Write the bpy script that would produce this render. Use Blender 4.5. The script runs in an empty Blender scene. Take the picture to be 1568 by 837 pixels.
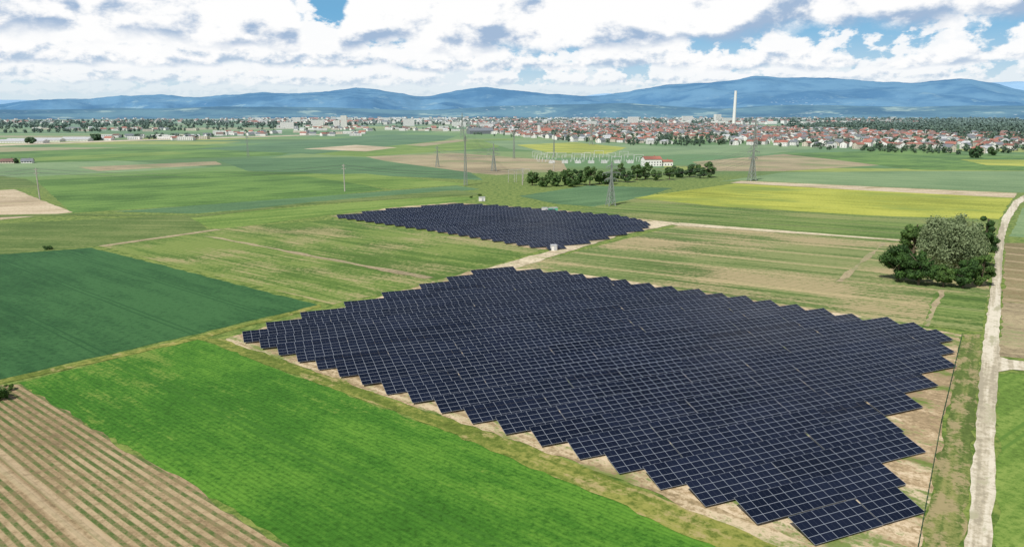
import bpy, math, random
import numpy as np
from mathutils import Vector, noise as mnoise, geometry as mgeo
random.seed(7); rng=np.random.default_rng(7)
scene=bpy.context.scene
# ---------------------------------------------------------------- camera (drone, 60 m up)
H=60.0; F=1120.0; PITCH=math.radians(12.4); CT,ST=math.cos(PITCH),math.sin(PITCH)
cam_d=bpy.data.cameras.new("drone_camera"); cam=bpy.data.objects.new("drone_camera",cam_d)
scene.collection.objects.link(cam); scene.camera=cam
cam.location=(0,0,H); cam.rotation_euler=(math.pi/2-PITCH,0,0)
cam_d.sensor_width=36; cam_d.lens=36*F/1568; cam_d.clip_start=1; cam_d.clip_end=120000
def ray(u,v):
    x=(u-784)/F; y=(418.5-v)/F
    return (x, CT+y*ST, -ST+y*CT)
def P(u,v,z=0.0):
    """survey point: position on the flat valley floor of a point read off the aerial photo"""
    d=ray(u,v); t=(z-H)/d[2]
    return (d[0]*t,d[1]*t)
# ---------------------------------------------------------------- helpers
def s2l(c):
    c=c/255.0
    return c/12.92 if c<=0.04045 else ((c+0.055)/1.055)**2.4
KL=1.12
def A(r,g,b,k=KL): return (min(s2l(r)/k,.85),min(s2l(g)/k,.85),min(s2l(b)/k,.85),1)
class NT:
    def __init__(s,t): s.t=t
    def node(s,ty,**k):
        n=s.t.nodes.new(ty)
        for a,b in k.items(): setattr(n,a,b)
        return n
    def put(s,sock,v):
        if isinstance(v,bpy.types.NodeSocket): s.t.links.new(v,sock)
        else: sock.default_value=v
    def m(s,op,a,b=None,c=None,clamp=False):
        n=s.node('ShaderNodeMath',operation=op); n.use_clamp=clamp
        s.put(n.inputs[0],a)
        if b is not None: s.put(n.inputs[1],b)
        if c is not None: s.put(n.inputs[2],c)
        return n.outputs[0]
    def mix(s,f,a,b,bt='MIX'):
        n=s.node('ShaderNodeMix',data_type='RGBA',blend_type=bt); s.put(n.inputs[0],f); s.put(n.inputs[6],a); s.put(n.inputs[7],b); return n.outputs[2]
    def sm(s,x,lo,hi,a=0.0,b=1.0):
        n=s.node('ShaderNodeMapRange',interpolation_type='SMOOTHSTEP')
        for i,v in enumerate((x,lo,hi,a,b)): s.put(n.inputs[i],v)
        return n.outputs[0]
    def noise(s,v,sc,det=3,ro=.5,dist=0):
        n=s.node('ShaderNodeTexNoise'); s.put(n.inputs['Vector'],v); s.put(n.inputs['Scale'],sc); s.put(n.inputs['Detail'],det); s.put(n.inputs['Roughness'],ro); s.put(n.inputs['Distortion'],dist)
        return n.outputs['Fac']
    def xyz(s,x,y,z):
        n=s.node('ShaderNodeCombineXYZ'); s.put(n.inputs[0],x); s.put(n.inputs[1],y); s.put(n.inputs[2],z); return n.outputs[0]
    def sep(s,v):
        n=s.node('ShaderNodeSeparateXYZ'); s.put(n.inputs[0],v); return n.outputs
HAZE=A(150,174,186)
def new_mat(name):
    m=bpy.data.materials.new(name); m.use_nodes=True; m.node_tree.nodes.clear()
    return m,NT(m.node_tree)
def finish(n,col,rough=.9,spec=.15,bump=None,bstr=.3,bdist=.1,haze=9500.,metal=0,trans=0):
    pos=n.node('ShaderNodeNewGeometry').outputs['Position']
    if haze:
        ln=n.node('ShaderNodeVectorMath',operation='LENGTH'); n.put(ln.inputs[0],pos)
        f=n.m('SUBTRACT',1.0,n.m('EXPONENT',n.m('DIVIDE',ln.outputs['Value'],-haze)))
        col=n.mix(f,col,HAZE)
    b=n.node('ShaderNodeBsdfPrincipled'); n.put(b.inputs['Base Color'],col); n.put(b.inputs['Roughness'],rough)
    n.put(b.inputs['Specular IOR Level'],spec); n.put(b.inputs['Metallic'],metal)
    if bump is not None:
        bp=n.node('ShaderNodeBump'); n.put(bp.inputs['Strength'],bstr); n.put(bp.inputs['Distance'],bdist); n.put(bp.inputs['Height'],bump)
        n.t.links.new(bp.outputs[0],b.inputs['Normal'])
    o=n.node('ShaderNodeOutputMaterial'); sh=b.outputs[0]
    if trans:
        t=n.node('ShaderNodeBsdfTranslucent'); n.put(t.inputs[0],n.mix(1.,col,(1.,1.1,.7,1),'MULTIPLY')); ms=n.node('ShaderNodeMixShader'); n.put(ms.inputs[0],trans)
        n.t.links.new(sh,ms.inputs[1]); n.t.links.new(t.outputs[0],ms.inputs[2]); sh=ms.outputs[0]
    n.t.links.new(sh,o.inputs[0])
def simple(name,c,rough=.8,spec=.2,var=.15,sc=.5,haze=18000.,metal=0):
    m,n=new_mat(name); pos=n.node('ShaderNodeNewGeometry').outputs['Position']
    f=n.sm(n.noise(pos,sc,2,.6),.3,.7)
    d=tuple(x*(1-var) for x in c[:3])+(1,); e=tuple(min(x*(1+var),.9) for x in c[:3])+(1,)
    finish(n,n.mix(f,d,e),rough,spec,haze=haze,metal=metal); return m
def ang(p,q):
    a=P(*p);b=P(*q); return math.atan2(b[1]-a[1],b[0]-a[0])
def field(name,c1,c2,rot=0.,rows=None,rowc=None,rowamt=0.,patch=None,pamt=0.,psc=.02,tram=0,tramc=None,tw=.35,st=6.,bstr=0,mid=.15,fine=.6,streak=.35,con=.09,big=.8,grain=.35,bands=.0):
    """crop cover: two tones, streaks along the drilling direction, rows, tramlines, bare patches.
       patch: second ground colour, pamt = share of the area it covers; bands: drill-width strips of differing tone"""
    m,n=new_mat(name); pos=n.node('ShaderNodeNewGeometry').outputs['Position']
    vr=n.node('ShaderNodeVectorRotate',rotation_type='Z_AXIS'); n.put(vr.inputs['Vector'],pos); n.put(vr.inputs['Angle'],-rot)
    x,y,z=n.sep(vr.outputs[0])[:]
    st_v=n.xyz(n.m('DIVIDE',x,st),y,0.0)
    n1=n.noise(st_v,mid,5,.7)
    ns=n.noise(n.xyz(n.m('DIVIDE',x,st*4),y,5.0),.55,2,.6)
    n2=n.noise(pos,fine,4,.78); n3=n.noise(pos,.011,3,.55)
    def c0(s,k): return n.m('MULTIPLY',n.m('SUBTRACT',s,.5),k)
    f=n.m('ADD',n.m('ADD',c0(n1,.8),c0(n2,.8)),n.m('ADD',c0(n3,big),c0(ns,streak)))
    if bands:
        wn=n.node('ShaderNodeTexWhiteNoise',noise_dimensions='1D'); n.put(wn.inputs['W'],n.m('FLOOR',n.m('DIVIDE',n.m('ADD',y,c0(n3,4.)),6.)))
        f=n.m('ADD',f,c0(wn.outputs[0],bands))
    d1=tuple(v*.76 for v in c1[:3])+(1,)
    col=n.mix(n.sm(f,-con,con*1.3),n.mix(n.sm(f,-con*2.2,-con*.4),d1,c1),c2)
    if patch:
        pn=n.m('ADD',n.m('ADD',n.noise(n.xyz(n.m('DIVIDE',x,2.),y,3.),psc,5,.62),c0(n2,.5)),n.m('ADD',c0(ns,.3),c0(n1,.3)))
        th=.5+(.5-pamt)*.32
        col=n.mix(n.sm(pn,th-.06,th+.09,0,.9),col,patch)
    if grain:
        col=n.mix(n.sm(n2,.38,.5,grain,0.),col,n.mix(1.,col,(.55,.58,.5,1),'MULTIPLY'))
    hgt=n2
    if rows:
        w=n.m('SINE',n.m('MULTIPLY',n.m('ADD',y,n.m('MULTIPLY',n3,1.)),2*math.pi/rows))
        w=n.sm(w,-.35,.6)
        br=n.sm(n.m('ADD',n.m('MULTIPLY',n2,.6),n.m('MULTIPLY',n1,.4)),.38,.58,.15,1.)
        col=n.mix(n.m('MULTIPLY',n.m('MULTIPLY',w,br),rowamt),col,rowc)
        hgt=n.m('ADD',n2,n.m('MULTIPLY',w,.8))
    if tram:
        pp=n.m('PINGPONG',n.m('ADD',y,n.m('MULTIPLY',n3,3.)),tram/2)
        q=n.m('ABSOLUTE',n.m('SUBTRACT',pp,.95))
        lm=n.m('MULTIPLY',n.sm(q,tw*1.5,tw*.5),n.sm(n2,.3,.6,.35,.9))
        col=n.mix(lm,col,tramc or c1)
    finish(n,col,.95,.05,bump=hgt if bstr else None,bstr=bstr,bdist=.12); return m
class MB:
    def __init__(s): s.v=[];s.f=[];s.m=[];s.uv=[]
    def quad(s,pts,mi=0,uv=None):
        b=len(s.v); s.v.extend(pts); s.f.append(tuple(range(b,b+len(pts)))); s.m.append(mi); s.uv.append(uv)
    def box(s,c,sz,rot=0.,mi=0,top=None):
        cx,cy,cz=c; a,b_,h=sz[0]/2,sz[1]/2,sz[2]; cs,sn=math.cos(rot),math.sin(rot)
        def T(x,y,z): return (cx+x*cs-y*sn,cy+x*sn+y*cs,cz+z)
        lo=[T(-a,-b_,0),T(a,-b_,0),T(a,b_,0),T(-a,b_,0)]; hi=[T(-a,-b_,h),T(a,-b_,h),T(a,b_,h),T(-a,b_,h)]
        for i in range(4):
            j=(i+1)%4; s.quad([lo[i],lo[j],hi[j],hi[i]],mi)
        s.quad(hi,mi if top is None else top); s.quad(lo[::-1],mi)
    def beam(s,a,b,w,mi=0):
        a=Vector(a);b=Vector(b); d=(b-a).normalized()
        up=Vector((0,0,1)) if abs(d.z)<.9 else Vector((1,0,0))
        x=d.cross(up).normalized()*w/2; y=d.cross(x).normalized()*w/2
        k=[x+y,x-y,-x-y,-x+y]
        for i in range(4):
            j=(i+1)%4; s.quad([tuple(a+k[i]),tuple(a+k[j]),tuple(b+k[j]),tuple(b+k[i])],mi)
    def cyl(s,c,r0,r1,h,seg=12,mi=0):
        cx,cy,cz=c; A_=[(math.cos(2*math.pi*i/seg),math.sin(2*math.pi*i/seg)) for i in range(seg)]
        for i in range(seg):
            p,q=A_[i],A_[(i+1)%seg]
            s.quad([(cx+p[0]*r0,cy+p[1]*r0,cz),(cx+q[0]*r0,cy+q[1]*r0,cz),(cx+q[0]*r1,cy+q[1]*r1,cz+h),(cx+p[0]*r1,cy+p[1]*r1,cz+h)],mi)
        s.quad([(cx+p[0]*r1,cy+p[1]*r1,cz+h) for p in A_],mi)
    def obj(s,name,mats,parent=None,smooth=False):
        me=bpy.data.meshes.new(name); me.from_pydata(s.v,[],s.f)
        for m in mats: me.materials.append(m)
        me.polygons.foreach_set('material_index',s.m)
        if any(u is not None for u in s.uv):
            L=me.uv_layers.new(name='UVMap'); arr=[]
            for f,u in zip(s.f,s.uv):
                for i in range(len(f)): arr.extend(u[i] if u else (0.5,0.5))
            L.data.foreach_set('uv',arr)
        me.update(); o=bpy.data.objects.new(name,me); scene.collection.objects.link(o)
        if parent: o.parent=parent
        return o
def empty(name):
    o=bpy.data.objects.new(name,None); scene.collection.objects.link(o); return o
_layer=[0]
def sheet(name,px,mat,lvl,jit=.35):
    pts=[P(*p) for p in px]
    out=[]
    for i in range(len(pts)):
        a=pts[i]; b=pts[(i+1)%len(pts)]; L=math.dist(a,b); d=math.hypot(*a)
        k=max(1,min(170,int(L/(1.6+d*.008))))
        nx,ny=-(b[1]-a[1])/max(L,.01),(b[0]-a[0])/max(L,.01)
        for j in range(k):
            t=j/k; o=0 if j==0 else (random.random()-.5)*2*jit
            o+= 0 if j==0 else mnoise.noise(Vector((a[0]+(b[0]-a[0])*t,a[1]+(b[1]-a[1])*t,0))*.06)*jit*1.6
            out.append((a[0]+(b[0]-a[0])*t+nx*o,a[1]+(b[1]-a[1])*t+ny*o))
    tris=mgeo.tessellate_polygon([[Vector((x,y,0)) for x,y in out]])
    z=.01+.015*lvl+_layer[0]*.0006; _layer[0]+=1
    fs=[]
    for t in tris:
        (ax,ay),(bx,by),(cx,cy)=out[t[0]],out[t[1]],out[t[2]]
        fs.append(tuple(t) if (bx-ax)*(cy-ay)-(by-ay)*(cx-ax)>0 else tuple(t)[::-1])
    me=bpy.data.meshes.new(name); me.from_pydata([(x,y,z) for x,y in out],[],fs)
    me.materials.append(mat); me.update()
    o=bpy.data.objects.new(name,me); scene.collection.objects.link(o); return o
def inpoly(x,y,poly):
    c=False;j=len(poly)-1
    for i in range(len(poly)):
        xi,yi=poly[i];xj,yj=poly[j]
        if (yi>y)!=(yj>y) and x<(xj-xi)*(y-yi)/(yj-yi)+xi: c=not c
        j=i
    return c
# ---------------------------------------------------------------- sun and sky
SEL=math.radians(50); SAZ=math.radians(214)
sv=Vector((math.sin(SAZ)*math.cos(SEL),math.cos(SAZ)*math.cos(SEL),math.sin(SEL)))
sl=bpy.data.lights.new("sun",'SUN'); sl.energy=5.0; sl.angle=math.radians(.5); sl.color=(1,.95,.87)
so=bpy.data.objects.new("sun",sl); scene.collection.objects.link(so); so.rotation_euler=sv.to_track_quat('Z','Y').to_euler()
so.location=(-100,-200,300)
w=bpy.data.worlds.new("World"); scene.world=w; w.use_nodes=True; w.node_tree.nodes.clear(); n=NT(w.node_tree)
sky=n.node('ShaderNodeTexSky',sky_type='NISHITA'); sky.sun_disc=False; sky.sun_elevation=SEL; sky.sun_rotation=SAZ; sky.air_density=1.0; sky.dust_density=.6; sky.ozone_density=1.5
SK=.08
d=n.node('ShaderNodeTexCoord').outputs['Generated']
dx,dy,dz=n.sep(d)[:]
az=n.m('ARCTAN2',dx,dy); el=n.m('ARCSINE',dz)
col=sky.outputs[0]
def C(r,g,b): return tuple(s2l(c)/SK for c in (r,g,b))+(1,)
col=n.mix(n.sm(el,.0,.35,.9,.0),col,n.mix(n.sm(el,.0,.13),C(212,232,243),C(92,178,230)))
def layer(col,b,h,s,cov,seed,wob=.5,alpha=1.,dark=C(168,188,210),lite=C(255,255,255),vs=1.7,top=.16,s0=-.25,s1=.45,baseoff=None,sharp=.07,covadd=None):
    wb=n.noise(n.xyz(n.m('MULTIPLY',az,.22*s),seed,0.),1.,3,.5)
    bb=n.m('ADD',b,n.m('MULTIPLY',n.m('SUBTRACT',wb,.5),h*wob))
    if baseoff is not None: bb=n.m('ADD',bb,baseoff)
    e=n.m('DIVIDE',n.m('SUBTRACT',el,bb),h)
    vx=n.m('MULTIPLY',az,s); vy=n.m('MULTIPLY',el,s*vs)
    n1=n.noise(n.xyz(vx,vy,seed*1.7),1.,9,.58,.1)
    n2=n.noise(n.xyz(n.m('SUBTRACT',vx,.10),n.m('ADD',vy,.22),seed*1.7),1.,6,.58,.1)
    bg=n.noise(n.xyz(n.m('MULTIPLY',vx,.36),n.m('MULTIPLY',vy,.22),seed+9.),1.,2,.5)
    dn=n.m('ADD',n.m('ADD',n1,n.m('MULTIPLY',bg,1.2)),cov-1.1)
    if covadd is not None: dn=n.m('ADD',dn,covadd)
    dn=n.m('SUBTRACT',dn,n.m('MULTIPLY',n.m('MAXIMUM',e,0.),top))
    mk=n.m('MULTIPLY',n.sm(dn,-.02,sharp),n.sm(n.m('ADD',e,n.m('MULTIPLY',n.m('SUBTRACT',n1,.5),.8)),-.07,.17))
    sh=n.m('ADD',n.m('MULTIPLY',e,1.0),n.m('MULTIPLY',n.m('SUBTRACT',n1,n2),3.4))
    cc=n.mix(n.sm(sh,s0,s1),dark,lite)
    return n.mix(n.m('MULTIPLY',mk,alpha),col,cc)
col=layer(col,.020,.020,44.,.32,1.3,alpha=.65,dark=C(210,223,234),lite=C(246,249,251))
col=layer(col,.034,.026,30.,.27,7.1,alpha=.92,dark=C(192,210,228),lite=C(252,253,254))
col=layer(col,.054,.036,18.,.25,13.7,alpha=.97,dark=C(178,199,222),s0=-.2,s1=.45)
# nearest bank: its grey base climbs towards the right of the view (NNE to E); blue break a little left of the view axis
gap=n.m('ADD',n.sm(n.m('ABSOLUTE',n.m('SUBTRACT',az,-.245)),.0,.06,-.42,0.),n.sm(n.m('ABSOLUTE',n.m('SUBTRACT',az,-.11)),.0,.045,-.22,0.))
col=layer(col,.080,.080,9.,.30,52.9,wob=.3,dark=C(164,187,215),top=.08,s0=-.12,s1=.40,baseoff=n.sm(az,.05,.45,0.,.018),covadd=gap)
col=layer(col,.27,.25,6.,.02,31.4)
col=n.mix(n.sm(el,.055,-.005,0.,.8),col,C(218,231,239))
bgn=n.node('ShaderNodeBackground'); n.put(bgn.inputs[0],col); n.put(bgn.inputs[1],SK)
n.t.links.new(bgn.outputs[0],n.node('ShaderNodeOutputWorld').inputs[0])
scene.view_settings.view_transform='Standard'; scene.view_settings.look='None'; scene.view_settings.exposure=0
# ---------------------------------------------------------------- valley floor
m,n=new_mat("valley_floor"); pos=n.node('ShaderNodeNewGeometry').outputs['Position']
vr=n.node('ShaderNodeVectorRotate',rotation_type='Z_AXIS'); n.put(vr.inputs['Vector'],pos); n.put(vr.inputs['Angle'],.12)
mp=n.node('ShaderNodeMapping'); n.put(mp.inputs[0],vr.outputs[0]); mp.inputs['Scale'].default_value=(1/420,1/170,1)
vo=n.node('ShaderNodeTexVoronoi',distance='CHEBYCHEV'); n.put(vo.inputs['Vector'],mp.outputs[0]); n.put(vo.inputs['Scale'],1.); n.put(vo.inputs['Randomness'],.8)
r=n.sep(vo.outputs['Color'])[0]
ra=n.node('ShaderNodeValToRGB'); ra.color_ramp.interpolation='CONSTANT'
cs=[(0,A(92,126,72)),(.2,A(114,146,82)),(.38,A(88,118,74)),(.55,A(130,150,96)),(.7,A(100,134,90)),(.84,A(164,156,120)),(.93,A(156,164,84))]
e=ra.color_ramp.elements; e[0].position=0; e[0].color=cs[0][1]; e[1].position=cs[1][0]; e[1].color=cs[1][1]
for p_,c_ in cs[2:]:
    q=e.new(p_); q.color=c_
n.put(ra.inputs[0],r)
f=n.sm(n.noise(pos,.05,6,.65),.3,.7)
col=n.mix(n.m('MULTIPLY',f,.5),ra.outputs[0],A(96,122,64))
near=n.node('ShaderNodeVectorMath',operation='LENGTH'); n.put(near.inputs[0],pos)
grass=n.mix(n.sm(n.noise(pos,.35,6,.75),.38,.6),A(76,104,40),A(132,146,74))
col=n.mix(n.sm(near.outputs['Value'],650.,900.),grass,col)
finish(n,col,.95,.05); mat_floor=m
b=MB(); R=[0,200,500,1200,3000,8000,20000,45000]; S=48
for i in range(len(R)-1):
    for k in range(S):
        a0,a1=2*math.pi*k/S,2*math.pi*(k+1)/S
        pt=lambda r,a:(r*math.cos(a),r*math.sin(a),0.)
        if R[i]==0: b.quad([(0,0,0),pt(R[1],a0),pt(R[1],a1)])
        else: b.quad([pt(R[i],a0),pt(R[i+1],a0),pt(R[i+1],a1),pt(R[i],a1)])
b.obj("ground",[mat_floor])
# ---------------------------------------------------------------- fields
ad=ang((310,520),(1150,837)); ab=ang((30,588),(440,837)); aR=ang((1478,837),(1512,470)); aT=ang((150,376),(487,467))
aM=ang((520,338),(830,377)); aF=ang((1130,282),(1550,302)); aE=ang((180,325),(700,288)); aN=ang((1040,345),(1388,372))
M={}
M['bright']=field("bright_crop_cover",A(64,114,34),A(96,142,48),ad,rows=.9,rowc=A(54,106,30),rowamt=.22,patch=A(122,142,64),pamt=.14,psc=.022,st=2.4,bstr=.35,con=.18,big=1.5,fine=.9,grain=.55,bands=.08,tram=24,tramc=A(62,108,36),tw=.3)
M['dark']=field("dark_cereal_cover",A(48,88,48),A(64,106,60),aT,tram=24,tramc=A(42,82,44),tw=.3,st=4.,bstr=.2,con=.17,big=1.3,bands=.08)
M['brown']=field("row_crop_soil",A(152,132,100),A(180,160,126),ab,rows=1.55,rowc=A(74,98,44),rowamt=.95,tram=19,tramc=A(184,164,132),tw=.6,st=3.,bstr=.3,con=.14)
M['strip']=field("verge_grass",A(102,118,48),A(148,148,76),ad,patch=A(170,154,108),pamt=.22,psc=.12,st=5.,con=.12)
M['verge']=field("trampled_verge",A(98,116,56),A(138,140,82),aR,patch=A(160,146,108),pamt=.40,psc=.3,st=5.,con=.14,fine=1.,streak=1.)
M['site']=field("sandy_site_soil",A(176,154,120),A(214,195,164),ad,patch=A(100,124,52),pamt=.36,psc=.18,st=2.,fine=.8)
M['strack']=field("rutted_soil_track",A(170,150,116),A(206,188,156),ad,patch=A(112,130,62),pamt=.34,psc=.16,st=4.,fine=.9,streak=.8)
M['track']=field("gravel_track_surface",A(186,172,142),A(216,202,174),ad,patch=A(136,144,88),pamt=.14,psc=.25,st=5.)
M['road']=field("gravel_road_surface",A(190,180,156),A(216,208,188),aR,patch=A(168,164,134),pamt=.15,psc=.2,st=10.,mid=.4,streak=1.2,grain=.15)
M['mid']=field("sparse_meadow_cover",A(92,120,50),A(128,144,74),aM,rows=2.2,rowc=A(82,114,44),rowamt=.4,patch=A(172,158,116),pamt=.37,psc=.022,st=6.,con=.1,big=1.3,bands=.16,streak=.7)
M['olive']=field("olive_row_crop",A(98,120,58),A(132,142,84),aT+.6,rows=3.2,rowc=A(74,100,42),rowamt=.85,st=8.,bands=.1)
M['lime']=field("lime_cereal_cover",A(104,134,56),A(134,154,76),aE,tram=24,tramc=A(88,122,50),st=6.,con=.13,bands=.12)
M['green']=field("green_cereal_cover",A(84,118,52),A(112,144,68),aE,tram=27,tramc=A(70,108,44),st=6.,con=.13,big=1.3,bands=.14)
M['teal']=field("teal_cereal_cover",A(82,114,74),A(100,132,88),aE,tram=24,tramc=A(66,104,64),st=7.,con=.15,bands=.12)
M['sand']=field("bare_sandy_soil",A(186,168,138),A(208,192,164),.3,patch=A(150,140,100),pamt=.15,psc=.05)
M['rmid']=field("thin_row_crop",A(104,124,66),A(140,146,94),aN,rows=2.4,rowc=A(82,112,48),rowamt=.5,patch=A(182,162,126),pamt=.40,psc=.025,tram=24,tramc=A(186,168,128),tw=.6,st=9.,streak=1.,con=.1,big=1.1,bands=.2)
M['rtop']=field("green_row_crop",A(90,116,52),A(124,142,76),aF,rows=3.,rowc=A(78,108,44),rowamt=.4,tram=22,tramc=A(146,150,98),tw=.6,st=12.,patch=A(148,148,94),pamt=.26,psc=.02,streak=.9,bands=.2)
M['yellow']=field("yellow_rapeseed_cover",A(150,158,58),A(182,184,80),aF,patch=A(124,144,64),pamt=.28,psc=.02,st=10.,con=.12,bands=.15)
M['pale']=field("pale_cereal_cover",A(112,138,94),A(134,156,110),aF,tram=26,tramc=A(98,130,86),st=9.,con=.15,bands=.12)
M['earth']=field("ploughed_soil",A(156,142,112),A(176,162,128),aF,patch=A(128,138,90),pamt=.3,psc=.02,st=8.)
FL=[
("crop_field",[(-80,236),(300,222),(470,228),(430,238),(200,246),(-80,252)],'green',1),
("crop_field",[(-60,252),(180,246),(330,256),(60,270),(-60,274)],'pale',1),
("crop_field",[(300,228),(600,206),(700,208),(660,222),(480,236)],'teal',1),
("crop_field",[(480,236),(690,214),(790,212),(760,226),(560,240)],'lime',1),
("ploughed_field",[(465,228),(545,222),(608,226),(560,232)],'sand',2),
("ploughed_field",[(560,240),(690,234),(860,246),(870,262),(760,268),(640,258)],'earth',1),
("crop_field",[(330,244),(540,240),(720,264),(740,276),(560,268),(380,262)],'teal',1),
("crop_field",[(55,276),(330,262),(470,264),(590,290),(470,304),(110,326)],'green',1),
("crop_field",[(400,268),(560,266),(720,282),(600,290),(470,270)],'lime',1),
("crop_strip",[(120,256),(330,247),(340,252),(150,262)],'earth',2),
("crop_strip",[(0,244),(260,232),(300,235),(20,249)],'lime',2),
("crop_strip",[(620,222),(700,214),(720,215),(650,224)],'earth',2),
("crop_field",[(-60,262),(40,274),(66,286),(-60,292)],'olive',1),
("ploughed_field",[(-80,296),(22,290),(112,325),(-80,345)],'sand',2),
("cereal_field",[(170,324),(470,302),(700,284),(735,290),(560,306),(300,327)],'teal',2),
("meadow_strip",[(280,332),(470,316),(650,302),(735,302),(700,311),(560,322),(330,352)],'lime',1),
("row_crop_field",[(-80,346),(285,329),(322,352),(148,377),(-80,395)],'olive',1),
("cereal_field",[(-80,396),(140,379),(488,467),(-80,600)],'dark',2),
("meadow",[(152,377),(330,350),(515,336),(835,381),(735,412),(670,430),(560,455),(510,466)],'mid',1),
("bright_crop_field",[(28,586),(302,517),(1230,870),(500,870)],'bright',2),
("row_crop_field",[(-120,600),(-10,590),(32,588),(500,872),(-120,960)],'brown',2),
("cereal_field",[(795,300),(900,284),(1030,288),(930,318),(850,312)],'teal',1),
("thin_crop_field",[(800,406),(1040,345),(1300,363),(1388,372),(1515,385),(1514,450),(1500,508),(1410,498),(1300,482),(960,434)],'rmid',1),
("green_crop_field",[(880,322),(975,304),(1150,317),(1530,338),(1522,372),(1385,370),(1045,343)],'rtop',2),
("rapeseed_field",[(970,303),(1125,281),(1552,302),(1530,336),(1330,330),(1100,316)],'yellow',3),
("bare_strip",[(1118,280),(1135,277),(1340,286),(1558,296),(1552,303),(1330,292)],'sand',4),
("cereal_field",[(1100,278),(1200,264),(1400,262),(1640,262),(1640,294),(1560,295),(1300,284),(1140,276)],'pale',1),
("ploughed_field",[(1060,248),(1200,236),(1330,244),(1400,250),(1200,262),(1090,262)],'earth',1),
("cereal_field",[(1200,236),(1420,228),(1480,236),(1640,242),(1640,262),(1400,260),(1290,246)],'green',1),
("rapeseed_field",[(740,216),(860,214),(1010,224),(1180,220),(1260,226),(1140,240),(1060,236),(930,240),(780,228)],'pale',1),
("rapeseed_field",[(790,222),(880,218),(960,226),(930,236),(840,234)],'yellow',2),
("rapeseed_field",[(1470,244),(1640,246),(1640,256),(1510,253)],'yellow',2),
("small_crop_field",[(1432,446),(1514,450),(1504,508),(1414,499)],'rtop',3),
("cereal_field",[(1566,318),(1700,330),(1700,372),(1545,362)],'pale',1),
("row_crop_field",[(1540,372),(1700,374),(1700,470),(1534,462)],'brown',1),
("ploughed_field",[(1534,462),(1700,466),(1700,560),(1530,545)],'earth',1),
("meadow",[(1527,572),(1760,574),(1900,870),(1522,870)],'lime',1),
("solar_site_ground",[(345,519),(420,496),(560,461),(730,412),(800,406),(960,430),(1300,481),(1474,513),(1470,540),(1400,870),(1280,870),(1180,820),(900,708),(600,610)],'site',3),
("solar_site_ground",[(505,331),(600,318),(695,310),(860,322),(1010,338),(990,350),(860,384),(815,380),(640,350)],'site',3),
("verge_strip",[(296,516),(350,520),(600,612),(900,716),(1280,866),(1160,866),(700,665)],'strip',4),
("verge_strip",[(1474,512),(1503,512),(1497,620),(1484,760),(1470,870),(1402,870),(1442,690)],'verge',4),
("farm_track",[(724,418),(770,404),(850,382),(985,342),(1002,338),(1042,342),(960,358),(870,385),(800,408),(770,416)],'track',5),
("farm_track",[(1040,341),(1300,361),(1520,378),(1520,380),(1300,363),(1030,345)],'track',5),
("farm_track",[(150,376.5),(330,350.8),(340,352),(160,377.6)],'earth',5),
("farm_track",[(305,360),(330,363),(665,425),(650,427)],'earth',5),
("farm_track",[(1350,372),(1356,372),(1290,432),(1280,431)],'earth',5),
("farm_track",[(1440,444),(1446,445),(1422,500),(1415,499)],'earth',5),
("farm_track",[(352,516),(370,516),(620,596),(900,696),(1290,854),(1250,862),(880,706),(600,608),(345,521)],'strack',5),
("gravel_road",[(1470,900),(1487,740),(1497,620),(1503,545),(1512,470),(1522,410),(1525,370),(1534,335),(1552,308),(1590,286),(1660,270),(1660,276),(1600,292),(1562,312),(1548,334),(1538,362),(1535,400),(1532,480),(1530,540),(1527,600),(1524,700),(1520,900)],'road',6),
("gravel_road",[(1519,542),(1545,551),(1700,566),(1700,580),(1550,566),(1519,572)],'road',7),
("gravel_road",[(-80,224),(200,214),(420,208),(560,203),(560,204),(420,209.5),(200,216),(-80,226.5)],'track',3),
("ditch",[(-60,330),(110,327),(300,330),(480,309),(700,291),(735,297),(735,298),(480,312),(300,333),(110,330),(-60,334)],'olive',4),
("ditch",[(-60,594),(280,520),(490,466),(492,470),(285,524),(-60,602)],'strip',4),
]
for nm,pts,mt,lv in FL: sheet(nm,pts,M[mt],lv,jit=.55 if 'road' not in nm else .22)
# ---------------------------------------------------------------- solar arrays
m,n=new_mat("solar_panel_glass"); uv=n.node('ShaderNodeUVMap').outputs[0]; ux,uy,_=n.sep(uv)[:]
CW,CH=2.2,1.4
def edge(c,size,wd):
    fr=n.m('FRACT',c); mn=n.m('MINIMUM',fr,n.m('SUBTRACT',1.,fr)); return n.sm(n.m('MULTIPLY',mn,size),wd*1.3,wd*.7)
ln=n.m('MAXIMUM',edge(ux,CW,.034),edge(uy,CH,.032))
half=n.m('MULTIPLY',edge(n.m('MULTIPLY',ux,2.),CW/2,.012),.2)
wn=n.node('ShaderNodeTexWhiteNoise',noise_dimensions='2D'); n.put(wn.inputs[0],n.xyz(n.m('FLOOR',ux),n.m('FLOOR',uy),0.))
wt=n.node('ShaderNodeTexWhiteNoise',noise_dimensions='1D'); n.put(wt.inputs['W'],n.m('FLOOR',n.m('DIVIDE',ux,8.)))
base=n.mix(n.m('ADD',n.m('MULTIPLY',wn.outputs[0],.5),n.m('MULTIPLY',wt.outputs[0],.5)),(.004,.0065,.015,1),(.010,.0145,.031,1))
col=n.mix(n.m('MAXIMUM',ln,half),base,(.27,.30,.34,1))
bs=n.node('ShaderNodeBsdfPrincipled'); n.put(bs.inputs['Base Color'],col); n.put(bs.inputs['Roughness'],.24); n.put(bs.inputs['Specular IOR Level'],.28)
n.t.links.new(bs.outputs[0],n.node('ShaderNodeOutputMaterial').inputs[0]); mat_pv=m
mat_alu=simple("galvanised_steel",(.22,.23,.24,1),.5,.4,haze=0,metal=.3)
mat_dk=simple("support_steel",(.07,.07,.07,1),.6,.3,haze=0)
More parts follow.
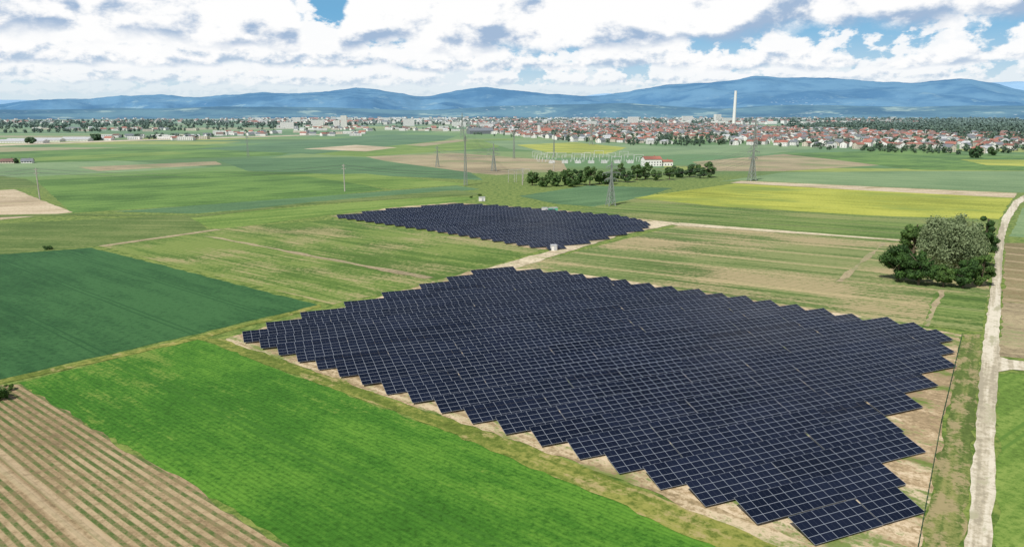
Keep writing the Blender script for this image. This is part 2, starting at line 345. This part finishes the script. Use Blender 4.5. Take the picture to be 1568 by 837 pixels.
mat_back=simple("panel_backsheet",(.06,.06,.07,1),.6,haze=0)
RA=math.radians(23); RD=(math.cos(RA),math.sin(RA)); ND=(-math.sin(RA),math.cos(RA))
def array(poly_px,pitch,off):
    poly=[P(u,v,1.3) for u,v in poly_px]
    par=empty("solar_panel_array"); pb=MB(); fb=MB()
    q=[(x*RD[0]+y*RD[1],x*ND[0]+y*ND[1]) for x,y in poly]
    n0=min(t for s,t in q); n1=max(t for s,t in q); k=0; depth=4*CH*math.cos(math.radians(15)); rise=4*CH*math.sin(math.radians(15))
    uoff=0
    while n0+off+k*pitch<n1+2:
        t=n0+off+k*pitch; xs=[]
        for i in range(len(q)):
            a,b_=q[i],q[(i+1)%len(q)]
            if (a[1]>t)!=(b_[1]>t): xs.append(a[0]+(b_[0]-a[0])*(t-a[1])/(b_[1]-a[1]))
        xs.sort()
        for s0,s1 in zip(xs[::2],xs[1::2]):
            cells=max(4,round((s1-s0)/CW)); s=s0
            left=cells
            while left>0:
                c=min(left,8 if random.random()<.8 else 6)
                if left-c in (1,2): c=left if left<10 else c-3
                W=c*CW; jz=random.uniform(-.12,.12); jt=random.uniform(-.12,.12); zr=random.uniform(-.06,.06)
                def T(ss,dd,zz): return (ss*RD[0]+(t+dd)*ND[0],ss*RD[1]+(t+dd)*ND[1],zz)
                z0=.6+jz; z1=z0+rise+jt; d0=-depth/2; d1=depth/2; th=.05
                a=T(s,d0,z0);b_=T(s+W,d0,z0+zr);c_=T(s+W,d1,z1+zr);d_=T(s,d1,z1)
                pb.quad([a,b_,c_,d_],0,[(uoff,0),(uoff+c,0),(uoff+c,4),(uoff,4)])
                lo=[(p[0],p[1],p[2]-th) for p in (a,b_,c_,d_)]
                pb.quad(lo[::-1],1); tp=[a,b_,c_,d_]
                for i in range(4): pb.quad([lo[i],lo[(i+1)%4],tp[(i+1)%4],tp[i]],2)
                uoff+=c
                for j in range(max(2,c//2)):
                    ss=s+W*(j+.5)/max(2,c//2)
                    for dd,zz in ((d0*.55,z0+rise*.22),(d1*.55,z0+rise*.77)):
                        p=T(ss,dd,0); fb.beam((p[0],p[1],0),(p[0],p[1],zz-.08),.1)
                    fb.beam(T(ss,d0*.9,z0+rise*.05-.14),T(ss,d1*.9,z0+rise*.95-.14),.1)
                for dd,fz in ((d0*.5,.25),(d1*.5,.75)):
                    fb.beam(T(s,dd,z0+rise*fz-.1),T(s+W,dd,z0+zr+rise*fz-.1),.08)
                s+=W+.04; left-=c
        k+=1
    pb.obj("panels",[mat_pv,mat_back,mat_alu],par); fb.obj("support_frames",[mat_dk],par)
array([(372,516),(430,492),(497,477),(565,459),(628,445),(680,431),(730,417),(785,413),(860,418),(960,432),(1060,446),(1140,457),(1215,469),(1300,484),(1345,489),(1420,503),(1462,516),(1440,545),(1452,562),(1425,578),(1428,600),(1398,608),(1402,630),(1352,642),(1412,688),(1350,706),(1382,744),(1398,782),(1268,824),(1090,765),(900,694),(640,610)],7.2,3.2)
array([(516,331),(600,321),(690,313),(760,315),(850,323),(960,332),(996,343),(985,349),(925,363),(850,379),(815,376),(660,351)],7.2,3.2)
# ---------------------------------------------------------------- fence
mat_fence=simple("green_fence_steel",(.04,.09,.045,1),.5,haze=0)
def fence(pts_px,hgt=2.0):
    pts=[P(*p) for p in pts_px]; b=MB()
    for a,c in zip(pts,pts[1:]):
        L=math.dist(a,c); k=int(L/2.5)
        for i in range(k+1):
            x=a[0]+(c[0]-a[0])*i/k; y=a[1]+(c[1]-a[1])*i/k
            b.box((x,y,0),(.08,.08,hgt),0)
        for z in [.1+.2*j for j in range(10)]:
            b.beam((a[0],a[1],z),(c[0],c[1],z),.02)
    return b.obj("wire_fence",[mat_fence])
fence([(1472,520),(1440,655),(1404,850)])
# ---------------------------------------------------------------- foliage
def leafmat(name,c1,c2,sc=.35,trans=.3):
    m,n=new_mat(name); pos=n.node('ShaderNodeNewGeometry').outputs['Position']
    f=n.m('ADD',n.m('MULTIPLY',n.noise(pos,sc,2,.6),.55),n.m('MULTIPLY',n.noise(pos,sc*7,1,.6),.45))
    finish(n,n.mix(n.sm(f,.38,.62),c1,c2),.7,.2,trans=trans); return m
L_dark=leafmat("dark_leaves",(.026,.062,.012,1),(.070,.150,.026,1))
L_mid=leafmat("green_leaves",(.045,.095,.016,1),(.115,.20,.040,1))
L_will=leafmat("willow_leaves",(.14,.19,.085,1),(.28,.34,.18,1))
L_far=leafmat("distant_leaves",(.018,.042,.014,1),(.060,.105,.030,1),.06,0)
bark=simple("bark",(.10,.075,.05,1),.9)
def leaves(cent,size,nrm=None):
    N=len(cent); a=rng.normal(size=(N,3)); 
    if nrm is not None: a=a*.5+nrm
    a/=np.linalg.norm(a,axis=1)[:,None]; t=rng.normal(size=(N,3)); t-=(t*a).sum(1)[:,None]*a; t/=np.linalg.norm(t,axis=1)[:,None]; b_=np.cross(a,t)
    s=(size*rng.uniform(.6,1.3,N))[:,None]
    k=rng.uniform(.5,1,N)[:,None]
    return np.stack([cent-t*s,cent-b_*s*k,cent+t*s,cent+b_*s*k],1).reshape(-1,3)
def mesh_quads(name,V,mat,parent=None):
    N=len(V)//4; me=bpy.data.meshes.new(name); me.vertices.add(N*4); me.vertices.foreach_set('co',V.astype(np.float32).ravel())
    me.loops.add(N*4); me.loops.foreach_set('vertex_index',np.arange(N*4,dtype=np.int32))
    me.polygons.add(N); me.polygons.foreach_set('loop_start',np.arange(0,N*4,4,dtype=np.int32)); me.polygons.foreach_set('loop_total',np.full(N,4,dtype=np.int32))
    me.materials.append(mat); me.update(calc_edges=True); me.validate()
    o=bpy.data.objects.new(name,me); scene.collection.objects.link(o)
    if parent: o.parent=parent
    return o
def crown(x,y,h,w,N,size,droop=0,base=.15,clumps=26):
    cs=[]
    for i in range(clumps):
        u=rng.normal(size=3); u/=np.linalg.norm(u); r=rng.uniform(.35,1)**.6*.78
        c=np.array([u[0]*w/2*r,u[1]*w/2*r,h*(base+(1-base)*.5)+u[2]*h*(1-base)*.5*r]); cs.append((c,rng.uniform(.12,.24)*w*.72))
    out=[];nr=[]
    for c,r in cs:
        k=N//clumps; u=rng.normal(size=(k,3)); u/=np.linalg.norm(u,axis=1)[:,None]
        rr=(rng.uniform(0,1,k)**.35)*r*(1+.25*rng.normal(size=k).clip(-1,1))
        p=c+u*rr[:,None]*np.array([1,1,.85])
        if droop: p[:,2]-=rng.uniform(0,1,k)**2*droop*h*.2
        out.append(p); nr.append(u)
    p=np.concatenate(out); nr=np.concatenate(nr); ok=p[:,2]>.2
    p=p[ok]+np.array([x,y,0]); return leaves(p,np.full(len(p),size),nr[ok])
def tree(name,px,h,w,mat,N=6000,size=.38,droop=0,base=.12,clumps=26,world=None):
    x,y=world or P(*px); par=empty(name); par.location=(x,y,0)
    b=MB(); r=h*.022+.08
    b.cyl((0,0,0),r*1.3,r*.7,h*.35,8)
    for i in range(7):
        a=i*2.4+random.random(); z=h*(.2+.05*i); b.beam((0,0,z),(math.cos(a)*w*.3,math.sin(a)*w*.3,z+h*.25),r*.5)
    b.beam((0,0,h*.3),(w*.04,0,h*.85),r*.8)
    b.obj("trunk",[bark],par)
    V=crown(0,0,h,w,N,size,droop,base,clumps); mesh_quads("crown",V,mat,par)
tree("willow_tree",(1462,424),25,21,L_will,28000,.34,1.,.16,54)
tree("willow_tree",(1430,418),23,17,L_will,16000,.34,1.,.22,36)
tree("broadleaf_tree",(1374,430),14.5,14,L_dark,13000,.34,0,.0,32)
tree("broadleaf_tree",(1406,436),14.5,13,L_dark,12000,.34,0,.0,28)
tree("broadleaf_tree",(1396,404),19,13,L_mid,12000,.36,0,.03,28)
tree("broadleaf_tree",(1502,410),23,11,L_dark,13000,.36,0,.03,26)
tree("broadleaf_tree",(1502,438),13,9,L_mid,9000,.32,0,.0,22)
tree("broadleaf_tree",(1474,441),11,10,L_dark,9000,.32,0,.0,20)
tree("broadleaf_tree",(1444,439),8,9,L_mid,7000,.32,0,.0,20)
for u,v,h,w_ in [(815,284,11,13),(832,286,8,12),(850,285,9,12),(868,284,13,14),(885,283,12,13),(903,284,15,15),(918,282,11,12),(940,278,10,12),(958,279,9,13),(975,276,13,14),(988,275,15,13),(1004,276,9,12),(1025,275,11,12),(1040,272,9,12),(1056,271,11,13),(1072,273,10,12),(1086,272,13,14),(1030,268,8,10),(875,286,9,13),(930,282,9,13),(950,274,14,12),(842,280,10,12),(1064,268,12,12)]:
    tree("hedgerow_tree",(u,v),h*1.15,w_*1.05,random.choice([L_dark,L_mid,L_mid]),2400,.75,0,.0,16)
tree("shrub",(73,382),1.8,4.5,L_dark,900,.22,0,.0,10); tree("shrub",(-4,612),3.,6,L_dark,2500,.2,0,.0,14); tree("shrub",(14,598),1.6,2.5,L_mid,900,.16,0,.0,8)
tree("broadleaf_tree",(1494,242),16,20,L_dark,2500,1.3,0,.0,16); tree("broadleaf_tree",(1520,238),13,16,L_mid,2000,1.3,0,.0,14)
tree("broadleaf_tree",(48,220),13,24,L_dark,1500,1.6,0,.0,14); tree("broadleaf_tree",(148,215),14,30,L_dark,1500,1.8,0,.0,14)
for u,v in [(735,300),(722,303)]:
    tree("shrub",(u,v),random.uniform(1.2,2.6),random.uniform(2.5,5),L_mid,500,.3,0,.0,8)
# ---------------------------------------------------------------- houses
white=simple("white_render",(.70,.69,.66,1),.85,var=.05); cream=simple("cream_render",(.54,.49,.40,1),.85,var=.06)
red=simple("red_roof_tiles",(.28,.105,.072,1),.8,var=.3,sc=.02); brn=simple("brown_roof_tiles",(.17,.095,.075,1),.8,var=.25,sc=.02); gry=simple("grey_roof_tiles",(.15,.16,.175,1),.7)
glass=simple("window_glass",(.03,.035,.045,1),.2,.5); flat=simple("flat_roof",(.42,.43,.44,1),.7)
HM=[white,cream,red,brn,gry,glass,flat]
def house(b,x,y,L,Wd,hw,pitch,rot,wm,rm):
    cs,sn=math.cos(rot),math.sin(rot)
    def T(a,c,z): return (x+a*cs-c*sn,y+a*sn+c*cs,z)
    a,c=L/2,Wd/2; rh=c*math.tan(pitch); ov=.6
    co=[(-a,-c),(a,-c),(a,c),(-a,c)]
    for i in range(4):
        p,q=co[i],co[(i+1)%4]; b.quad([T(*p,0),T(*q,0),T(*q,hw),T(*p,hw)],wm)
    for s in (-1,1): b.quad([T(s*a,-c,hw),T(s*a,c,hw),T(s*a,0,hw+rh)],wm)
    e=ov*math.tan(pitch)
    for s in (-1,1):
        r_=[T(-a-ov,s*(c+ov),hw-e+.05),T(a+ov,s*(c+ov),hw-e+.05),T(a+ov,0,hw+rh+.05),T(-a-ov,0,hw+rh+.05)]
        b.quad(r_ if s<0 else r_[::-1],rm)
    b.box(T(L*.2,c*.25,hw+rh*.5),(.7,.7,rh*.5+1.0),rot,rm)
    fl=max(1,int(hw/2.8))
    for k in range(fl):
        z=.9+k*2.8
        nw=max(2,int(L/3))
        for i in range(nw):
            cx=-a+L*(i+.5)/nw
            for s in (-1,1): b.quad([T(cx-.6,s*(c+.04),z),T(cx+.6,s*(c+.04),z),T(cx+.6,s*(c+.04),z+1.4),T(cx-.6,s*(c+.04),z+1.4)],5)
        for i in range(2):
            cy=-c+Wd*(i+.5)/2
            for s in (-1,1): b.quad([T(s*(a+.04),cy-.6,z),T(s*(a+.04),cy+.6,z),T(s*(a+.04),cy+.6,z+1.4),T(s*(a+.04),cy-.6,z+1.4)],5)
def block(b,x,y,L,Wd,h,rot,wm=0):
    b.box((x,y,0),(L,Wd,h),rot,wm,6)
    cs,sn=math.cos(rot),math.sin(rot)
    for k in range(int(h/3)):
        z=1+k*3
        for i in range(int(L/4)):
            cx=-L/2+4*(i+.5)
            for s in (-1,):
                pts=[(cx-1.1,s*(Wd/2+.06),z),(cx+1.1,s*(Wd/2+.06),z),(cx+1.1,s*(Wd/2+.06),z+1.4),(cx-1.1,s*(Wd/2+.06),z+1.4)]
                b.quad([(x+p*cs-q*sn,y+p*sn+q*cs,r) for p,q,r in pts],5)
tv=[]
def roofpick(): return random.choices([2,3,4,6],[.46,.22,.24,.08])[0]
vill=[P(*p) for p in [(715,197),(740,204),(800,210),(880,217),(960,221),(1080,222),(1180,223),(1260,228),(1330,231),(1480,236),(1568,236),(1700,238),(1700,205),(1500,206),(1440,205),(1300,199),(1180,196),(1100,191),(900,191),(760,190)]]
vb=MB(); cnt=0; named=0
va=.22; ca,sa=math.cos(va),math.sin(va)
for i in range(-80,120):
    for j in range(0,120):
        lx,ly=i*34,900+j*38
        x=lx*ca-ly*sa+random.uniform(-8,8); y=lx*sa+ly*ca+random.uniform(-8,8)
        if not inpoly(x,y,vill): continue
        dns=mnoise.noise(Vector((x*.004,y*.004,2)))
        if random.random()<.24+max(0,-dns)*1.1:
            for q in range(3):
                if random.random()<.8: tv.append((x+random.uniform(-12,12),y+random.uniform(-12,12),random.uniform(6,13)))
            continue
        rot=va+random.choice([0,math.pi/2])+random.uniform(-.15,.15)+(.5 if dns>.1 else 0)
        L=random.uniform(12,18); Wd=random.uniform(10,12.5); hw=random.choice([5.6,6.6,7.6]); pt=math.radians(random.uniform(24,36))
        if random.random()<.07: L*=1.8; Wd*=1.4; pt=math.radians(14)
        args=(L,Wd,hw,pt,rot,random.choices([0,1],[.85,.15])[0],roofpick())
        if y<1330 and named<40:
            named+=1; hb=MB(); house(hb,0,0,*args); par=empty("village_house"); par.location=(x,y,0)
            for nm,ids in (("walls",(0,1)),("roof",(2,3,4,6)),("windows",(5,))):
                c2=MB()
                for f_,m_ in zip(hb.f,hb.m):
                    if m_ in ids: c2.quad([hb.v[q] for q in f_],m_)
                c2.obj(nm,HM,par)
        else: house(vb,x,y,*args)
        cnt+=1
        for q in range(2):
            if random.random()<.6: tv.append((x+random.uniform(-15,15),y+random.choice([-1,1,1])*random.uniform(9,17),random.uniform(4,11)))
for (u0,u1,v0,v1,N) in [(165,330,209,215,22),(330,560,203,209,34),(560,720,196,201,26),(420,560,194,200,40),(60,300,197,202,30)]:
    for k in range(N):
        x,y=P(random.uniform(u0,u1),random.uniform(v0,v1)); 
        if random.random()<.45: block(vb,x,y,random.uniform(20,50),random.uniform(12,20),random.uniform(5,8),random.uniform(-.2,.3),random.choice([0,0,1]))
        else: house(vb,x,y,random.uniform(12,20),11,5.5,math.radians(32),random.uniform(-.3,1.2),0,roofpick())
        if random.random()<.8: tv.append((x+random.uniform(-25,25),y+random.uniform(15,30),random.uniform(6,12)))
for k in range(1100):
    u=random.uniform(380,1420); v=random.uniform(181.5,191)
    x,y=P(u,v); s=1.0+random.random()
    if random.random()<.6: house(vb,x,y,14*s,12*s,7*s,math.radians(32),random.uniform(0,3),0,roofpick())
    else: block(vb,x,y,random.uniform(20,60),18,random.uniform(8,20),random.uniform(-.5,.8),0)
for k in range(170):
    x,y=P(random.uniform(-40,420),random.uniform(182,190)); house(vb,x,y,22,14,8,math.radians(32),random.uniform(0,3),0,roofpick())
vb.obj("town_buildings",HM)
def tower_block(u,v,L,h):
    x,y=P(u,v); b=MB(); block(b,0,0,L,18,h,.1); o=b.obj("apartment_block",HM); o.location=(x,y,0)
for u,v,L,h in [(527,196,22,48),(516,196,22,30),(486,194,50,28),(626,193,50,30),(969,191,50,38),(905,193,45,22),(703,194,60,20),(440,197,50,24),(1052,189,60,40),(745,197,50,18),(455,190,40,34),(590,188,60,28)]: tower_block(u,v,L,h)
for u,v,L in [(20,219,130),(55,217,110),(95,216,120),(130,214.5,90)]:
    x,y=P(u,v); b=MB(); house(b,0,0,L,24,4,math.radians(14),.05,0,6); o=b.obj("farm_shed",HM); o.location=(x,y,0)
x,y=P(14,250); b=MB(); house(b,0,0,16,9,2.6,math.radians(34),.1,1,3); house(b,20,4,12,9,2.6,math.radians(34),.3,0,4); o=b.obj("farm_barn",HM); o.location=(x,y,0)
tree("broadleaf_tree",(26,250),7,11,L_dark,900,.8,0,.0,10); tree("broadleaf_tree",(40,249),5,8,L_mid,900,.8,0,.0,10)
x,y=P(735,205); b=MB(); house(b,0,0,70,40,9,math.radians(22),.3,4,4); o=b.obj("grey_hall",HM); o.location=(x,y,0)
x,y=P(1123.5,190); b=MB(); b.cyl((0,0,0),9,6.5,168,20); b.cyl((0,0,168),7,7,3,20); b.cyl((0,0,150),7.2,7.1,3,20); o=b.obj("power_plant_chimney",[white]); o.location=(x,y,0)
x,y=P(1098,189); b=MB(); block(b,0,0,30,30,50,.2); block(b,55,10,70,40,30,.2); o=b.obj("power_plant_building",HM); o.location=(x,y,0)
x,y=P(835,206); b=MB(); house(b,0,0,30,14,10,math.radians(50),.4,0,2); b.box((-18,-6,0),(6,6,26),.4,0); cx,cy=-18,-6
for i in range(4):
    c4=[(cx-3.3,cy-3.3),(cx+3.3,cy-3.3),(cx+3.3,cy+3.3),(cx-3.3,cy+3.3)]; b.quad([(*c4[i],26),(*c4[(i+1)%4],26),(cx,cy,40)],4)
o=b.obj("village_church",HM); o.location=(x,y,0)
# ---------------------------------------------------------------- distant trees
def addtrees(poly,N,h0,h1):
    pw=[P(*p) for p in poly]; xs=[p[0] for p in pw]; ys=[p[1] for p in pw]; k=0; tries=0
    while k<N and tries<N*30:
        tries+=1
        y=min(ys)+(max(ys)-min(ys))*random.random()**1.7; x=random.uniform(min(xs),max(xs))
        if inpoly(x,y,pw): tv.append((x,y,random.uniform(h0,h1))); k+=1
addtrees([(1170,196),(1300,199),(1440,206),(1568,206),(1720,208),(1720,192),(1300,190)],1500,13,22)
addtrees([(1440,212),(1568,216),(1700,218),(1700,208),(1568,206),(1440,206)],160,9,17)
addtrees([(1180,190),(1720,192),(1720,184),(1180,184)],900,18,28)
addtrees([(-60,199),(300,197),(560,193),(720,192),(720,185),(-60,186)],900,12,20)
addtrees([(700,190),(1180,190),(1180,183),(700,183)],800,14,22)
addtrees([(-60,205),(160,203),(420,199),(420,197),(-60,202)],90,9,14)
addtrees([(200,214),(330,210),(330,209),(200,212)],14,8,13)
addtrees([(1180,224.5),(1260,229.5),(1330,232.5),(1480,237.5),(1480,236),(1330,231),(1180,222.5)],30,5,9)
addtrees([(720,206),(800,212),(960,223),(1080,224),(1080,222),(960,221),(800,210),(740,204)],36,4,8)
print('trees',len(tv),'houses',cnt)
Q=60; reps=[]
for (x,y,h) in tv:
    w_=h*random.uniform(.75,1.05); dist=math.hypot(x,y); k=Q if dist<4000 else 34
    cl=rng.normal(size=(5,3)); cl/=np.linalg.norm(cl,axis=1)[:,None]; cl=cl*np.array([w_*.22,w_*.22,h*.22])
    idx=rng.integers(0,5,k); u=rng.normal(size=(k,3)); u/=np.linalg.norm(u,axis=1)[:,None]
    p=cl[idx]+u*np.array([w_*.3,w_*.3,h*.3]); p+=np.array([x,y,h*.5]); p[:,2]=np.maximum(p[:,2],.3)
    reps.append(leaves(p,np.full(k,h*.15 if k==Q else h*.2),u))
mesh_quads("distant_trees",np.concatenate(reps),L_far)
# ---------------------------------------------------------------- pylons
mat_pyl=simple("pylon_steel",(.22,.25,.23,1),.6,.4,haze=0); mat_conc=simple("pole_concrete",(.36,.34,.30,1),.9); mat_wire=simple("wire_metal",(.14,.14,.15,1),.6,haze=0)
tips={}
def pylon(px,h,rot,arms,bw=None,name="lattice_pylon",mw=.2,waist=.62):
    x,y=P(*px); b=MB(); bw=bw or h*.17
    wd=lambda z: bw*(1-z/(h*waist))+h*.035*(z/(h*waist)) if z<h*waist else h*.035*(1-(z-h*waist)/(h*(1-waist))*.7)
    cor=[(-1,-1),(1,-1),(1,1),(-1,1)]; zs=[0]; z=0
    while z<h*.97:
        z+=max(wd(z)*.8,h*.04); zs.append(min(z,h))
    for z0,z1 in zip(zs,zs[1:]):
        a,c=wd(z0)/2,wd(z1)/2
        for i in range(4):
            p,q=cor[i],cor[(i+1)%4]
            b.beam((p[0]*a,p[1]*a,z0),(p[0]*c,p[1]*c,z1),mw)
            b.beam((p[0]*a,p[1]*a,z0),(q[0]*c,q[1]*c,z1),mw*.55); b.beam((q[0]*a,q[1]*a,z0),(p[0]*c,p[1]*c,z1),mw*.55)
            b.beam((p[0]*c,p[1]*c,z1),(q[0]*c,q[1]*c,z1),mw*.5)
    tp=[]
    for fz,hl in arms:
        z=h*fz; wz=wd(z)/2; hl=h*hl
        for s in (-1,1):
            for yy in (-wz,wz):
                b.beam((s*wz,yy,z),(s*hl,0,z),mw*.8); b.beam((s*wz,yy,z+h*.045),(s*hl,0,z),mw*.7)
            for j in range(1,5):
                f_=j/5; b.beam((s*(wz+(hl-wz)*f_),wz*(1-f_),z),(s*(wz+(hl-wz)*f_),-wz*(1-f_),z+h*.045*(1-f_)),mw*.45)
            b.beam((s*hl,0,z),(s*hl,0,z-h*.05),mw*.8)
            b.beam((s*hl*.6,0,z),(s*hl*.6,0,z-h*.05),mw*.8)
            cs,sn=math.cos(rot),math.sin(rot)
            for q in (hl,hl*.6): tp.append((x+s*q*cs,y+s*q*sn,z-h*.05))
    tp.append((x,y,h))
    o=b.obj(name,[mat_pyl]); o.location=(x,y,0); o.rotation_euler=(0,0,rot); tips[px]=tp
ARM=[(.62,.24),(.78,.19)]
pylon((935,315),29,.35,[(.60,.16),(.74,.22),(.88,.13)],mw=.32)
pylon((1151,277),34,.25,[(.60,.12),(.76,.17),(.9,.10)],mw=.42)
pylon((756,262),29,.3,ARM,mw=.36)
pylon((713,284),43,.3,[(.9,.03)],bw=2.6,name="lattice_mast",mw=.2,waist=.5)
pylon((787,243),40,.3,[(.9,.03)],bw=2.6,name="lattice_mast",mw=.2,waist=.5)
pylon((848,240),34,.3,[(.9,.03)],bw=2.2,name="lattice_mast",mw=.2,waist=.5)
pylon((670,256),24,.3,[(.7,.16),(.9,.1)],mw=.26)
pylon((380,240),30,.3,[(.7,.1),(.9,.06)],bw=3,mw=.26)
pylon((708,210),60,.3,ARM,mw=.5); pylon((1155,222),52,.3,ARM,mw=.5); pylon((905,222),42,.1,ARM,mw=.4)
def span(a,c,sag,wd=.06):
    b=MB()
    for p,q in zip(tips[a],tips[c]):
        pr=p
        for i in range(1,19):
            t=i/18; z=p[2]+(q[2]-p[2])*t-4*sag*t*(1-t); nx=(p[0]+(q[0]-p[0])*t,p[1]+(q[1]-p[1])*t,z); b.beam(pr,nx,wd); pr=nx
    b.obj("power_line",[mat_wire])
def pole(px,h,arms):
    x,y=P(*px); b=MB(); b.cyl((0,0,0),.46,.32,h,8); tp=[]
    for z,hl in arms:
        b.box((0,0,h*z),(hl*2,.3,.3),0)
        for s in (-1,-.5,.5,1):
            b.cyl((s*hl*.95,0,h*z+.3),.1,.08,.6,6); tp.append((x+s*hl*.95*math.cos(.3),y+s*hl*.95*math.sin(.3),h*z+.9))
    o=b.obj("utility_pole",[mat_conc]); o.location=(x,y,0); o.rotation_euler=(0,0,.3); tips[px]=tp
pole((528,293),21,[(.82,1.6),(.93,1.2)]); pole((61,305),22,[(.82,1.8),(.93,1.5)]); pole((848,262),9,[(.9,1.)]); pole((-340,318),22,[(.82,1.8),(.93,1.5)]); pole((800,283),14,[(.82,1.8),(.93,1.5)])
span((756,262),(670,256),4,.08); span((1155,222),(1151,277),14,.09); span((935,315),(1151,277),6); span((756,262),(708,210),12,.09)
span((61,305),(528,293),5,.04); span((-340,318),(61,305),4,.04); span((528,293),(800,283),4,.045)
# ---------------------------------------------------------------- substation
b=MB()
for j,v in enumerate((241,244,247.5)):
    for i in range(9):
        u=822+i*19+j*4
        if random.random()<.25: continue
        x,y=P(u,v); wd_=12; hh=random.choice([6,8,9])
        for s in (-wd_/2,wd_/2): b.beam((x+s,y,0),(x+s,y,hh),.36)
        b.beam((x-wd_/2,y,hh),(x+wd_/2,y,hh),.34)
        for s in (-4,0,4): b.cyl((x+s,y-6,0),.4,.3,3,8)
for i in range(7):
    x,y=P(845+i*20,250); b.box((x,y,0),(7,4,3.),.1); b.cyl((x-1.5,y,3.),.4,.3,1.6,8); b.cyl((x+1.5,y,3.),.4,.3,1.6,8)
b.obj("electrical_substation",[simple("substation_paint",(.50,.51,.50,1),.6,haze=0)])
x,y=P(997,254); b=MB(); house(b,0,0,20,15,8,math.radians(22),.15,0,2); house(b,17,3,14,11,5,math.radians(18),.15,0,2); o=b.obj("substation_house",HM); o.location=(x,y,0)
for u,v in [(783,279),(795,279),(806,278)]:
    x,y=P(u,v); b=MB()
    for s in (-2.6,2.6): b.beam((s,0,0),(s,0,11),.4)
    b.beam((-3,0,11),(3,0,11),.4); b.beam((-2.6,0,7),(2.6,0,7),.25); o=b.obj("line_gantry",[mat_conc]); o.location=(x,y,0)
def cabin(px,mats,L=4,h=2.7):
    x,y=P(*px); b=MB(); b.box((0,0,.1),(L,2.6,h),.2,0); b.box((0,0,h+.1),(L+.4,3.,.18),.2,1); b.box((.6,-1.32,.3),(1.1,.06,2.),.2,1); b.box((-1.,-1.32,1.4),(.9,.05,.7),.2,1)
    o=b.obj("transformer_cabin",mats); o.location=(x,y,0)
cabin((848,383),[white,flat],2.4,2.2); cabin((846,325),[simple("green_paint",(.12,.4,.25,1),.6),flat],6); cabin((835,325),[white,flat]); cabin((738,308),[white,flat])
# ---------------------------------------------------------------- mountains
prof=[(-500,150),(-200,156),(0,158),(60,153),(130,157),(170,152),(240,147),(300,148),(340,144),(400,141),(500,139),(545,135),(580,138),(620,144),(650,149),(700,141),(745,134),(790,139),(830,144),(870,147),(905,149),(960,142),(1020,131),(1080,125),(1130,121),(1160,117),(1200,122),(1300,121),(1400,125),(1480,118),(1520,126),(1568,138),(1650,150),(1900,140),(2200,150)]
prof2=[(-500,140),(180,156),(240,149),(290,156),(860,152),(900,145),(930,141),(960,146),(1450,140),(1500,124),(1568,124),(1700,128),(2200,140)]
prof3=[(-500,170),(0,168),(200,166),(330,163),(500,165),(640,168),(760,162),(900,160),(960,158),(1000,161),(1100,166),(1200,160),(1400,163),(1568,160),(1800,165),(2200,165)]
def mountains(name,prof,D0,D1,D2,mat,amp,seed,na=900,nd=36):
    az=[];te=[]
    for u,v in prof:
        d=ray(u,v); az.append(math.atan2(d[0],d[1])); te.append(d[2]/math.hypot(d[0],d[1]))
    A_=np.linspace(az[0],az[-1],na); TE=np.interp(A_,az,te)
    k=np.ones(9)/9; TE=np.convolve(np.pad(TE,4,'edge'),k,'valid')
    V=[];Fc=[]
    for i,a in enumerate(A_):
        hc=H+D1*TE[i]
        for j in range(nd):
            t=j/(nd-1)
            D=D0+(D2-D0)*t
            if D<=D1: p=(D-D0)/(D1-D0); p=p*p*(3-2*p)*.55+p*.45
            else: p=max(0,1-(D-D1)/(D2-D1))
            x=D*math.sin(a);y=D*math.cos(a)
            q=Vector((x,y,seed))*.00055
            fr=mnoise.fractal(q,1.,2.1,6)
            rg=1-abs(mnoise.noise(q*1.6+Vector((5,1,2))))*2
            env=min(1,p*3)*(1-.75*p)
            z=hc*p+amp*(fr+rg*.5-.3)*env + amp*.05*mnoise.fractal(q*9,1.,2.,3)*min(1,p*2)
            V.append((x,y,max(z,-5) if p>0 else -5))
    for i in range(na-1):
        for j in range(nd-1):
            c=i*nd+j; Fc.append((c,c+1,c+nd+1,c+nd)[::-1])
    me=bpy.data.meshes.new(name); me.from_pydata(V,[],Fc); me.materials.append(mat); me.update()
    me.polygons.foreach_set('use_smooth',[True]*len(me.polygons))
    o=bpy.data.objects.new(name,me); scene.collection.objects.link(o)
def mtmat(name,c1,c2,c3,amt=1.):  # slope colours have the blue distance haze painted in
    m,n=new_mat(name); pos=n.node('ShaderNodeNewGeometry').outputs['Position']
    f=n.sm(n.noise(pos,.0011,7,.65),.38,.62); g=n.sm(n.noise(pos,.0016,6,.7),.56,.66)  # dark noise patches paint in cloud shadows, besides forest and meadow tones
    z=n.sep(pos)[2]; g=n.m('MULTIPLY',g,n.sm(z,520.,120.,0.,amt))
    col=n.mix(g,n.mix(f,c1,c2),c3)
    sp=n.node('ShaderNodeTexVoronoi'); n.put(sp.inputs['Vector'],pos); n.put(sp.inputs['Scale'],.011)
    vil=n.m('MULTIPLY',n.m('MULTIPLY',n.sm(sp.outputs['Distance'],.24,.12),n.sm(n.noise(pos,.0007,3),.56,.62)),n.sm(z,330.,120.))
    col=n.mix(n.m('MULTIPLY',vil,.6),col,A(205,214,220))
    d=n.node('ShaderNodeBsdfDiffuse'); n.put(d.inputs[0],col)
    o=n.node('ShaderNodeOutputMaterial'); n.t.links.new(d.outputs[0],o.inputs[0]); return m
mountains("mountain_range",prof,9500,14500,19000,mtmat("hazy_forested_mountain",A(82,124,160),A(104,145,176),A(130,162,180)),190,3.)
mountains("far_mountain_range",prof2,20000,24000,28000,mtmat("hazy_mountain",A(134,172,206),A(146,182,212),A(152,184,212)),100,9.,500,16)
mountains("foothills",prof3,7800,9300,11500,mtmat("hazy_forested_foothill",A(80,116,142),A(104,140,158),A(142,168,172)),60,21.,900,20)
